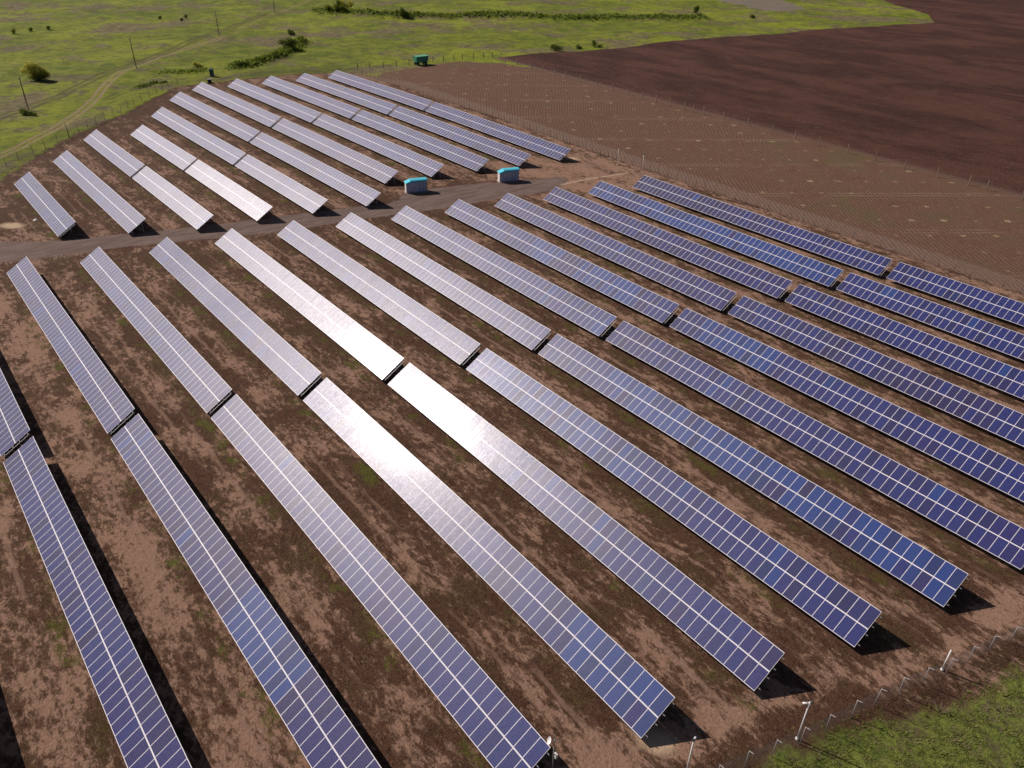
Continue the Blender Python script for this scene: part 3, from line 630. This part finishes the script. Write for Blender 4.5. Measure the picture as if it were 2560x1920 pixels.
# ------------------------------------------------------------------ camera poles
def camera_pole(x, y, h, label, aim=0., mat=WHITE, cam_on=True, r=.055):
    root = thing('camera_pole', (x, y, gz(x, y)), label, 'pole', 'poles for security cameras along the fence')
    mb = MB(); mb.tube([(0,0,-.3),(0,0,h)], r, 10); mb.tube([(0,0,-.1),(0,0,.16)], .13, 10); part('pole', mb.mesh('pole', mat, True), root)
    if cam_on:
        dx, dy = math.cos(aim), math.sin(aim)
        mb = MB(); mb.tube([(0,0,h-.12),(dx*.18,dy*.18,h-.12)], .025, 6); mb.box(-.07,.07,-.07,.07,h-.3,h-.05); part('bracket', mb.mesh('bracket', WHITE), root)
        mb = MB(); mb.tube([(dx*.10,dy*.10,h-.22),(dx*.44,dy*.44,h-.34)], .085, 10); part('security_camera', mb.mesh('security_camera', WHITE, True), root)
        mb = MB(); mb.tube([(-dx*.05,-dy*.05,h+.02),(-dx*.18,-dy*.18,h+.08)], .10, 10); part('floodlight', mb.mesh('floodlight', DARK), root)
    return root
camera_pole(-16.4, 30.2, 4.4, 'white camera pole cut by the bottom edge at the fence', 1.9)
camera_pole(-13.15, 39.1, 4.45, 'tallest white camera pole beside the near fence', -2.6)
camera_pole(-9.35, 53.9, 2.45, 'short plain white post at the near fence, without a camera', cam_on=False, r=.06)
camera_pole(-123.3, 131.9, 4.0, 'white camera pole at the far fence, left of its twin', .6)
camera_pole(-115.8, 132.2, 4.0, 'white camera pole at the far fence behind the rightmost row end', 2.6)
camera_pole(-220.0, 37.6, 3.9, 'dark taller post standing in the left fence line', mat=DARK, cam_on=False)
# weather mast
mast = thing('weather_mast', (-22.1, 22.5, gz(-22.1, 22.5)), 'slim grey mast with a dish and a white box beside the near panel corner', 'mast')
mb = MB(); mb.tube([(0,0,-.2),(0,0,4.6)], [.04]*2, 10); mb.tube([(0,0,4.6),(.03,-.02,5.15)], .012, 6); part('pole', mb.mesh('pole', GALV, True), mast)
mb = MB()
for k in range(4):
    pass
rings = [(0.0,.02),(.10,.05),(.20,.11),(.27,.19)]
pts = []
for i, (rr, hh) in enumerate(rings):
    pts.append([(rr*math.cos(a), rr*math.sin(a), hh) for a in [2*math.pi*k/16 for k in range(16)]])
for a, b_ in zip(pts[:-1], pts[1:]):
    for k in range(16): mb.quad([a[k], a[(k+1) % 16], b_[(k+1) % 16], b_[k]])
mb.tube([(0,0,.02),(0,0,.30)], .015, 6)
d = part('dish', mb.mesh('dish', WHITE), mast, (-.16,-.12,4.32)); d.rotation_euler = (R(62), 0, R(-35))
mb = MB(); mb.box(-.14,.14,-.10,.10,-.18,.18); part('control_box', mb.mesh('control_box', WHITE), mast, (.10,.10,2.75))
mb = MB(); mb.tube([(0,0,4.45),(.22,.16,4.5)], .012, 6); mb.tube([(.22,.16,4.46),(.22,.16,4.56)], .03, 8); part('sensor_arm', mb.mesh('sensor_arm', GALV), mast)

# ------------------------------------------------------------------ transformer kiosks
def kiosk(x, y, label, rz=R(-20.1)):
    root = thing('transformer_kiosk', (x, y, gz(x, y)), label, 'kiosk', 'transformer kiosks beside the gravel road', rz)
    D = 1.55
    mb = MB(); mb.box(-D/2-.25, D/2+.35, -2.45, 2.4, -.3, .10); part('concrete_plinth', mb.mesh('concrete_plinth', CONC), root)
    mb = MB(); mb.box(-D/2, D/2, -1.12, 2.15, .10, 2.28); part('main_body', mb.mesh('main_body', WALLG), root)
    mb = MB(); mb.box(-D/2+.05, D/2-.05, -2.15, -1.125, .10, 2.0); part('side_cabinet', mb.mesh('side_cabinet', WHITE), root)
    # dark corner posts and sills, standing proud of the sheet
    mb = MB(); e = .012
    for yy in (-1.10, .62, 1.42, 2.10): mb.box(D/2-.002, D/2+e, yy-.025, yy+.03, .16, 2.26)
    mb.box(D/2-.002, D/2+e, -1.13, 2.16, 2.20, 2.285); mb.box(D/2-.002, D/2+e, -1.13, 2.16, .10, .16)
    mb.box(-D/2+.02, D/2-.02, 2.148, 2.162, 2.20, 2.28); mb.box(D/2-.052, D/2-.04, -2.15, -1.13, 1.93, 2.0); mb.box(D/2-.052, D/2-.04, -2.16, -2.10, .10, 1.93)
    part('trim', mb.mesh('trim', TRIM), root)
    mb = MB(); mb.box(D/2, D/2+.03, -.98, -.20, .2, 2.12); mb.box(D/2, D/2+.03, -.17, .57, .2, 2.12)
    dr = part('double_door', mb.mesh('double_door', WALLG), root)
    mb = MB(); mb.bar((D/2+.05,-.24,1.05),(D/2+.05,-.24,1.3), .03); part('handle', mb.mesh('handle', DARK), dr)
    mb = MB(); mb.box(D/2-.05, D/2-.03, -2.09, -1.14, .14, 1.92); part('cabinet_front_shade', mb.mesh('cabinet_front_shade', WALLG), root)  # bluish grey sheet added over the white cabinet front to paint its shade
    mb = MB(); z0 = 1.45; xs_ = D/2+.033
    mb.quad([(xs_,.02,z0),(xs_,.34,z0),(xs_,.18,z0+.28)]); part('warning_sign', mb.mesh('warning_sign', YEL), dr)
    mb = MB(); mb.box(D/2+.031, D/2+.034, -.66, -.42, 1.45, 1.62); mb.box(D/2+.031, D/2+.034, .05, .3, 1.0, 1.2); part('notice', mb.mesh('notice', WHITE), dr)
    mb = MB(); mb.tube([(D/2+.09,-1.16,.15),(D/2+.09,-1.16,2.32)], .055, 8); part('downpipe', mb.mesh('downpipe', WHITE, True), root)
    # barrel roof over the body, lean-to roof over the cabinet
    mb = MB(); N = 12; y0, y1 = -1.22, 2.27; W2 = D/2+.14; prof = []
    for k in range(N+1):
        a = math.pi*k/N; prof.append((-W2*math.cos(a), 2.287+.44*math.sin(a)**.85))
    for (xa, za), (xb, zb) in zip(prof[:-1], prof[1:]): mb.quad([(xa,y0,za),(xb,y0,zb),(xb,y1,zb),(xa,y1,za)])
    mb.quad([(p_[0], y0, p_[1]) for p_ in prof]); mb.quad([(p_[0], y1, p_[1]) for p_ in reversed(prof)]); mb.quad([(-W2,y0,2.287),(-W2,y1,2.287),(W2,y1,2.287),(W2,y0,2.287)])
    part('roof', mb.mesh('roof', TURQ), root)
    mb = MB(); yA, yB = -2.28, -1.135; W3 = D/2+.06
    p = [(-W3,yA,2.01),(W3,yA,2.01),(W3,yB,2.01),(-W3,yB,2.01)]; q = [(-W3,yA,2.07),(W3,yA,2.07),(W3,yB,2.52),(-W3,yB,2.52)]
    mb.quad(p[::-1]); mb.quad(q)
    for k in range(4): mb.quad([p[k], p[(k+1) % 4], q[(k+1) % 4], q[k]])
    part('side_roof', mb.mesh('side_roof', TURQ), root)
    return root
kiosk(-133.5, 83.35, 'transformer kiosk with turquoise roof, the left one of two by the road')
kiosk(-128.3, 103.5, 'transformer kiosk with turquoise roof, the right one where the road ends')

# ------------------------------------------------------------------ trailer, toilet, box, stone
tr = thing('farm_trailer', (-249.6, 160.6, gz(-249.6, 160.6)), 'green box trailer on wheels parked in the grass by the tilled field', 'trailer', None, R(-3))
mb = MB()
b0 = [(-1.12,-2.3,1.15),(1.12,-2.3,1.15),(1.12,2.3,1.15),(-1.12,2.3,1.15)]; t0 = [(-1.28,-2.5,3.0),(1.28,-2.5,3.0),(1.28,2.5,3.0),(-1.28,2.5,3.0)]
mb.quad(b0[::-1]); mb.quad(t0)
for k in range(4): mb.quad([b0[k], b0[(k+1) % 4], t0[(k+1) % 4], t0[k]])
part('box_body', mb.mesh('box_body', GREENP), tr)
mb = MB()
for yy in (-1.5,-.5,.5,1.5):
    for sx in (-1, 1): mb.bar((sx*1.16,yy,1.2),(sx*1.30,yy,2.98), .07)
mb.bar((1.24,-2.4,2.05),(1.24,2.4,2.05), .06); mb.bar((-1.24,-2.4,2.05),(-1.24,2.4,2.05), .06)
part('ribs', mb.mesh('ribs', GREENP), tr)
mb = MB(); mb.quad([(-1.30,-2.52,3.02),(1.30,-2.52,3.02),(0.,-2.52,3.28)]); mb.quad([(1.30,2.52,3.02),(-1.30,2.52,3.02),(0.,2.52,3.28)])
mb.quad([(1.30,-2.52,3.02),(1.30,2.52,3.02),(0,2.52,3.28),(0,-2.52,3.28)]); mb.quad([(-1.30,2.52,3.02),(-1.30,-2.52,3.02),(0,-2.52,3.28),(0,2.52,3.28)])
part('cover', mb.mesh('cover', GREENL), tr)
mb = MB(); mb.bar((-.5,-2.3,1.0),(-.5,2.3,1.0), .14,.18); mb.bar((.5,-2.3,1.0),(.5,2.3,1.0), .14,.18)
for yy in (-1.55, 1.55): mb.bar((-1.0,yy,.6),(1.0,yy,.6), .12); mb.bar((0,yy,.6),(0,yy,1.0),.5,.3)
part('chassis', mb.mesh('chassis', DARK), tr)
for yy in (-1.55, 1.55):
    for sx in (-1, 1):
        mb = MB(); mb.tube([(-.17,0,0),(-.12,0,0),(.12,0,0),(.17,0,0)], [.46,.55,.55,.46], 18); w_ = part('wheel', mb.mesh('wheel', RUB, False), tr, (sx*.98, yy, .55))
        mb = MB(); mb.tube([(-.19,0,0),(.19,0,0)], .26, 12); part('rim', mb.mesh('rim', GREENP), w_)
mb = MB(); mb.bar((-.35,2.3,.9),(0,3.9,.62), .09); mb.bar((.35,2.3,.9),(0,3.9,.62), .09); mb.bar((0,3.85,.62),(0,4.15,.62), .12); part('drawbar', mb.mesh('drawbar', DARK), tr)

to = thing('portable_toilet', (-271.8, 93.4, gz(-271.8, 93.4)), 'tall dark teal cabin standing alone in the meadow behind the fence', 'cabin', None, R(-28))
mb = MB(); mb.box(-.6,.6,-.6,.6,.08,2.25); part('cabin', mb.mesh('cabin', TEAL), to)
mb = MB(); mb.box(-.66,.66,-.66,.66,-.1,.08); part('skid', mb.mesh('skid', DARK), to)
mb = MB(); mb.quad([(-.65,-.65,2.25),(.65,-.65,2.25),(.65,.65,2.25),(-.65,.65,2.25)][::-1])
for k, (a, b_) in enumerate((((-.65,-.65),(.65,-.65)),((.65,-.65),(.65,.65)),((.65,.65),(-.65,.65)),((-.65,.65),(-.65,-.65)))): mb.quad([(*a,2.25),(*b_,2.25),(b_[0]*.3,b_[1]*.3,2.5),(a[0]*.3,a[1]*.3,2.5)])
mb.quad([(-.195,-.195,2.5),(.195,-.195,2.5),(.195,.195,2.5),(-.195,.195,2.5)]); part('roof', mb.mesh('roof', TEAL), to)
mb = MB(); mb.box(.6,.63,-.42,.42,.15,2.1); dr = part('door', mb.mesh('door', TEAL), to)
mb = MB(); mb.box(.63,.66,.28,.36,1.05,1.2); part('handle', mb.mesh('handle', WHITE), dr)
bx = thing('equipment_box', (-262.0, 88.9, gz(-262.0, 88.9)), 'small dark box at the back fence peeking over a panel edge', 'box', None, R(-25))
mb = MB(); mb.box(-.6,.6,-.55,.55,0,1.15); part('body', mb.mesh('body', simple("maroon_steel", (.05,.03,.035))), bx)
mb = MB(); mb.box(-.66,.66,-.6,.6,1.15,1.22); part('lid', mb.mesh('lid', GALV), bx)
def stone(x, y, s_, label):
    bm_v = MB(); N = 10; M_ = 6; rr = random.Random(int(x*10))
    for i in range(M_+1):
        th = math.pi*i/M_
        for j in range(N):
            a = 2*math.pi*j/N; k = s_*(.8+.35*rr.random()); bm_v.v.append((k*math.sin(th)*math.cos(a)*1.2, k*math.sin(th)*math.sin(a), .55*k*math.cos(th)+.2*s_))
    for i in range(M_):
        for j in range(N): bm_v.f.append((i*N+j, (i+1)*N+j, (i+1)*N+(j+1) % N, i*N+(j+1) % N)); bm_v.mi.append(0)
    single('boulder', bm_v.mesh('boulder', STONE), (x, y, gz(x, y)), label, 'stone')
stone(-162.4, 18.4, .42, 'white stone lying on bare soil left of the leftmost short panel row')

# ------------------------------------------------------------------ utility poles
def utility_pole(x, y, h, label, lean=(0,0)):
    root = thing('utility_pole', (x, y, gz(x, y)), label, 'utility pole', 'wooden poles of the power line along the dirt track')
    mb = MB(); mb.tube([(0,0,1.0),(lean[0],lean[1],h)], [.17,.11], 10); part('pole', mb.mesh('pole', WOOD, True), root)
    mb = MB(); mb.box(.14,.34,-.12,.12,-.5,2.6); part('concrete_stub', mb.mesh('concrete_stub', CONC), root)
    dx, dy = .62, .78
    mb = MB(); hh = h-.45; lx, ly = lean[0]*.95, lean[1]*.95
    mb.bar((lx-dy*.55, ly+dx*.55, hh), (lx+dy*.55, ly-dx*.55, hh), .08); part('crossarm', mb.mesh('crossarm', DARK), root)
    for k in (-.5, 0, .5):
        mb = MB(); zz = hh+.05 if k else h
        mb.tube([(lx-dy*k, ly+dx*k, zz),(lx-dy*k, ly+dx*k, zz+.28)], [.05,.03], 6); part('insulator', mb.mesh('insulator', WHITE), root)
utility_pole(-255.1, 35.7, 8.6, 'wooden utility pole with a dark bush at its foot', (-.15,.1))
utility_pole(-295.5, 76.6, 9.7, 'tall wooden utility pole right beside the dirt track bend', (-.1,0))
utility_pole(-346.1, 124.8, 9.4, 'third wooden utility pole along the dirt track from the left', (.1,0))
utility_pole(-402, 174.6, 9.4, 'farthest wooden utility pole, cut by the top edge')

# ------------------------------------------------------------------ trees, shrubs, weeds
def leaf_cloud(mb, n, blobs, size, seed, up=.3):
    """many small leaf-clump faces through the volume of several blobs"""
    r_ = np.random.default_rng(seed); vols = np.array([b_[3]*b_[4]*b_[5] for b_ in blobs]); pr = vols**.75/np.sum(vols**.75)
    for _ in range(n):
        b_ = blobs[r_.choice(len(blobs), p=pr)]
        d = r_.normal(size=3); d /= np.linalg.norm(d); rad = r_.random()**.42
        c = np.array(b_[:3])+d*rad*np.array(b_[3:6])*(1+.16*math.sin(7*d[0]+5*d[1])+.1*r_.normal())
        if c[2] < .02: c[2] = .02+abs(c[2])*.2
        s_ = size*(.5+r_.random()); a = r_.normal(size=3); a /= np.linalg.norm(a); u = np.cross(a, d+r_.normal(size=3)*.6+np.array([0,0,up])); u /= (np.linalg.norm(u)+1e-9); w = np.cross(a, u)
        u *= s_; w *= s_*.6
        mb.quad([c-u, c-w*.9, c+u*.9, c+w])
def shrub(name, x, y, blobs, n, size, mat, label, cat, group=None, seed=1, trunk=True, tr=.06):
    root = thing(name, (x, y, gz(x, y)), label, cat, group)
    mb = MB(); leaf_cloud(mb, n, blobs, size, seed); part('crown', mb.mesh('crown', mat), root)
    if trunk:
        mb = MB()
        for b_ in blobs[:5]:
            mb.tube([(b_[0]*.06, b_[1]*.06, -.15), (b_[0]*.45, b_[1]*.45, b_[2]*.55), (b_[0]*.9, b_[1]*.9, b_[2]*1.05)], [tr*1.6, tr, tr*.4], 6)
        part('trunk', mb.mesh('trunk', WOOD, True), root)
    return root
# the round bush-like tree on the left: pale yellow-green crown, darker leaves low down
big = [(0,0,2.9,2.4,2.4,2.0),(-1.7,-1.5,3.4,1.5,1.5,1.4),(1.6,1.4,2.9,1.7,1.7,1.5),(-.6,-.6,4.5,1.7,1.7,1.15),(2.4,2.6,2.1,1.2,1.3,1.0),(-2.4,-2.6,2.7,1.2,1.3,1.1),(.9,.7,4.3,1.3,1.2,1.0),(0,0,1.5,2.4,2.4,1.2)]
bt = shrub('round_tree', -295.3, 46.2, big, 5200, .20, LEAF_Y, 'round yellow green bushy tree alone in the left meadow', 'tree', seed=3, tr=.12)
mb = MB(); leaf_cloud(mb, 1500, [(1.2,1.2,1.4,2.2,2.3,1.2),(2.0,2.1,1.7,1.3,1.4,.9),(0,0,1.0,2.1,2.1,.9)], .20, 8); part('lower_foliage', mb.mesh('lower_foliage', LEAF_D), bt)
shrub('bush', -248.6, 33.7, [(0,0,.8,1.2,1.2,.8),(1.3,1.2,.6,.9,.9,.6),(-.9,-.5,.9,.8,.8,.8),(2.1,1.9,.45,.7,.7,.45)], 900, .17, LEAF_D, 'dark green bush at the foot of the leftmost utility pole', 'bush', seed=5)
shrub('bush', -287.1, 94.3, [(0,0,1.1,1.1,1.1,1.1),(-.7,-.7,1.6,.8,.8,.9),(.8,.9,.8,.9,.9,.7)], 900, .17, LEAF_Y, 'small yellow green bush beside the tall teal cabin', 'bush', seed=6)
shrub('bush', -337.6, 152.6, [(0,0,1.1,1.3,1.3,1.1),(.8,.7,.7,1.,1.,.7),(-.6,-.5,1.6,.8,.8,.8)], 700, .2, LEAF_D, 'lone dark bush in the meadow above the weedy earth bank', 'bush', seed=7)
shrub('bush', -380.4, 197.4, [(0,0,1.6,1.9,1.9,1.6),(-4.,-2.6,1.2,1.8,1.8,1.2),(2.6,2.2,.9,1.7,1.7,.9),(1,.7,3.6,1.3,1.3,1.4)], 1800, .28, LEAF_M, 'large bush clump at the far end of the weedy bank, cut by the top edge', 'bush', seed=9)
shrub('bush', -385.5, 204.5, [(0,0,2.4,2.2,2.2,2.0),(1.6,2.2,4.2,1.9,1.9,1.7),(-.8,-1,4.6,1.5,1.5,1.4)], 1700, .28, LEAF_Y, 'pale yellow green bush behind the large far bush clump', 'bush', seed=10)
shrub('bush', -352.9, 217.8, [(0,0,1.5,2.0,2.2,1.5),(1.4,1.8,1.,1.6,1.8,1.),(-.1,-.1,2.8,1.0,1.0,1.2)], 1400, .26, LEAF_D, 'dark pointed bush on the long bank near the top edge', 'bush', seed=11)
shrub('bush', -245.3, 220.4, [(0,0,1.1,1.8,2.,1.1),(1.4,1.5,.8,1.4,1.5,.8),(-.5,-.4,1.7,.9,.9,.7)], 1000, .2, LEAF_D, 'widest dark bush of three at the edge of the ploughed field', 'bush', 'bushes at the edge of the ploughed field', seed=12)
shrub('bush', -244.9, 232.6, [(0,0,.9,.8,.8,.9),(.7,.9,.6,.7,.8,.6)], 450, .18, LEAF_D, 'smallest bush, in the middle of three by the ploughed field', 'bush', 'bushes at the edge of the ploughed field', seed=13)
shrub('bush', -243.9, 240.9, [(0,0,1.2,1.1,1.1,1.2),(-.3,-.3,2.1,.7,.7,.8),(1.6,1.8,.6,1.2,1.3,.6)], 800, .18, LEAF_M, 'upright green bush, rightmost of three by the ploughed field', 'bush', 'bushes at the edge of the ploughed field', seed=14)
shrub('bush', -289.6, 359.3, [(0,0,1.8,1.4,1.4,1.8),(.5,.5,2.9,.9,.9,1.)], 700, .26, LEAF_D, 'small dark tree at the right end of the long bank', 'bush', seed=15)
shrub('bush', -261.1, 368.9, [(0,0,1.,1.3,1.3,1.),(.8,.6,.7,1.,1.,.6)], 450, .22, LEAF_D, 'low dark bush below the grey bare patch', 'bush', seed=16)
shrub('bush', -300.8, 134.4, [(0,0,1.6,2.0,2.2,1.5),(1.2,1.6,1.2,1.6,1.8,1.2),(-1.6,-2.0,1.3,1.4,1.6,1.2)], 1500, .22, LEAF_D, 'dark bush in the middle of the short weedy earth bank', 'bush', seed=17)
for i, (x, y, s_) in enumerate([(-396.8,58.5,1.2),(-400.5,65.5,.9),(-401.7,72.5,.9),(-412.7,122.2,.8),(-409.4,133.2,.9),(-400.6,128.1,.7)]):
    shrub('bush', x, y, [(0,0,.8*s_,.9*s_,.9*s_,.9*s_),(.4,.5,1.3*s_,.6*s_,.6*s_,.6*s_)], 260, .2, LEAF_M if i < 3 else LEAF_D,
          ['leftmost of three small bushes in the dry far meadow','middle one of three small bushes in the dry far meadow','rightmost of three small bushes in the dry far meadow','left one of three dark tufts in the bright far meadow','right one of three dark tufts in the bright far meadow','lowest of three dark tufts in the bright far meadow'][i], 'bush', 'small bushes scattered over the far meadow', seed=20+i)

def weed_bank(name, P, hw, h, n, mat, label, seed, size=.26):
    """rank weeds growing on a bank: one uncountable mass"""
    r_ = np.random.default_rng(seed); mb = MB(); seg = [math.dist(a, b_) for a, b_ in zip(P[:-1], P[1:])]; pr = np.array(seg)/sum(seg)
    for _ in range(n):
        k = r_.choice(len(seg), p=pr); t = r_.random(); a, b_ = P[k], P[k+1]
        x = a[0]+(b_[0]-a[0])*t+r_.normal()*hw; y = a[1]+(b_[1]-a[1])*t+r_.normal()*hw
        xx, yy = np.array([x]), np.array([y]); zz = gz(x, y)+h*r_.random()**1.5*(.5+.5*math.sin(x*.8+y*.45)**2)
        c = np.array([x, y, zz]); s_ = size*(.5+r_.random()); u = r_.normal(size=3)*s_; w = r_.normal(size=3)*s_; w[2] = abs(w[2])
        mb.quad([c-u, c-w*.5, c+u, c+w])
    single(name, mb.mesh(name, mat), (0,0,0), label, 'weeds', kind='stuff')
weed_bank('weed_thicket', BERM1, 1.7, .8, 3000, LEAF_M, 'dark rank weeds on the short earth bank in the left meadow', 31)
weed_bank('weed_thicket', BERM2, 2.4, .8, 6000, LEAF_M, 'long belt of dark green weeds on the bank near the top edge', 32, .28)
weed_bank('weed_thicket', [(-287,82),(-283,87),(-281,90.5),(-284.5,95.5)], 1.6, .5, 700, LEAF_M, 'low green weed patch left of the tall teal cabin', 33, .22)
weed_bank('weed_thicket', [(-267.5,69),(-271,74),(-270.5,77.5)], .9, .5, 420, LEAF_D, 'small dark weed clump between the track and the left fence corner', 34, .2)

# tufted grass in the corner nearest the camera
NEARG = [(-17.2,24),(-14.2,30.5),(-12.6,36.5),(-11.6,40),(-11.0,43.6),(-9.6,46.1),(-8.1,47.6),(-7.2,50.9),(-6.2,53.4),(-5.7,56.4),(-4.9,60.),(-3.,70),(8,70),(8,20)]
def near_grass():
    r_ = np.random.default_rng(5); n = 13000
    x = r_.uniform(-17, 6, n*2); y = r_.uniform(22, 70, n*2); d = sdf(x, y, NEARG)+r_.normal(0, .8, n*2)
    dens = .5+.5*np.sin(x*1.1+np.sin(y*.9)*2)*np.sin(y*.8+x*.3); ok = (d > 0) & (r_.random(n*2) < .15+.85*dens)
    x, y = x[ok], y[ok]; z = terr_np(x, y); V, F, MI = [], [], []
    dry = np.sin(x*.7+2*np.sin(y*.5))*np.sin(y*.63-x*.4)
    for xx, yy, zz, dr in zip(x, y, z, dry):
        hgt = r_.uniform(.07, .24)*(1.6 if r_.random() < .10 else 1); mi = 1 if r_.random() < (.5 if dr > .55 else .10) else 0
        for _ in range(9):
            a = r_.uniform(0, 6.28); l = r_.uniform(.3, 1.)*hgt; bx_, by_ = xx+r_.normal()*.11, yy+r_.normal()*.11; w = .035
            k = len(V); V += [(bx_-w*math.sin(a), by_+w*math.cos(a), zz-.01), (bx_+w*math.sin(a), by_-w*math.cos(a), zz-.01), (bx_+l*.8*math.cos(a), by_+l*.8*math.sin(a), zz+l)]
            F.append((k, k+1, k+2)); MI.append(mi)
    me = bpy.data.meshes.new('grass'); me.from_pydata(V, [], F); me.materials.append(GRASSM); me.materials.append(GRASSD); me.polygons.foreach_set('material_index', MI)
    single('grass', me, (0,0,0), 'tufted green grass outside the near fence corner', 'grass', kind='stuff')
near_grass()
def stalks(x, y, n, L, label, seed, spread=.8):
    r_ = np.random.default_rng(seed); mb = MB()
    for _ in range(n):
        a = r_.uniform(-.3, 3.4)+.8; l = L*r_.uniform(.5, 1.1); e = Vector((math.cos(a)*l*spread, math.sin(a)*l*spread, l*r_.uniform(.25, .8)))
        mb.tube([(0,0,0), tuple(e*.55+Vector((0,0,.1))), tuple(e)], [.022,.014,.006], 5)
        if r_.random() < .6: mb.tube([tuple(e*.5), tuple(e*.75+Vector((r_.normal()*.2, r_.normal()*.2, .12)))], [.012,.005], 5)
    single('dead_shrub', mb.mesh('dead_shrub', STRAWM), (x, y, gz(x, y)), label, 'dead shrub')
stalks(-7.5, 49.9, 13, 1.25, 'pale leafless dead shrub at the grass edge outside the near fence', 3)
stalks(-11.2, 38.9, 6, .7, 'small tuft of dry pale stalks below the camera pole', 4)
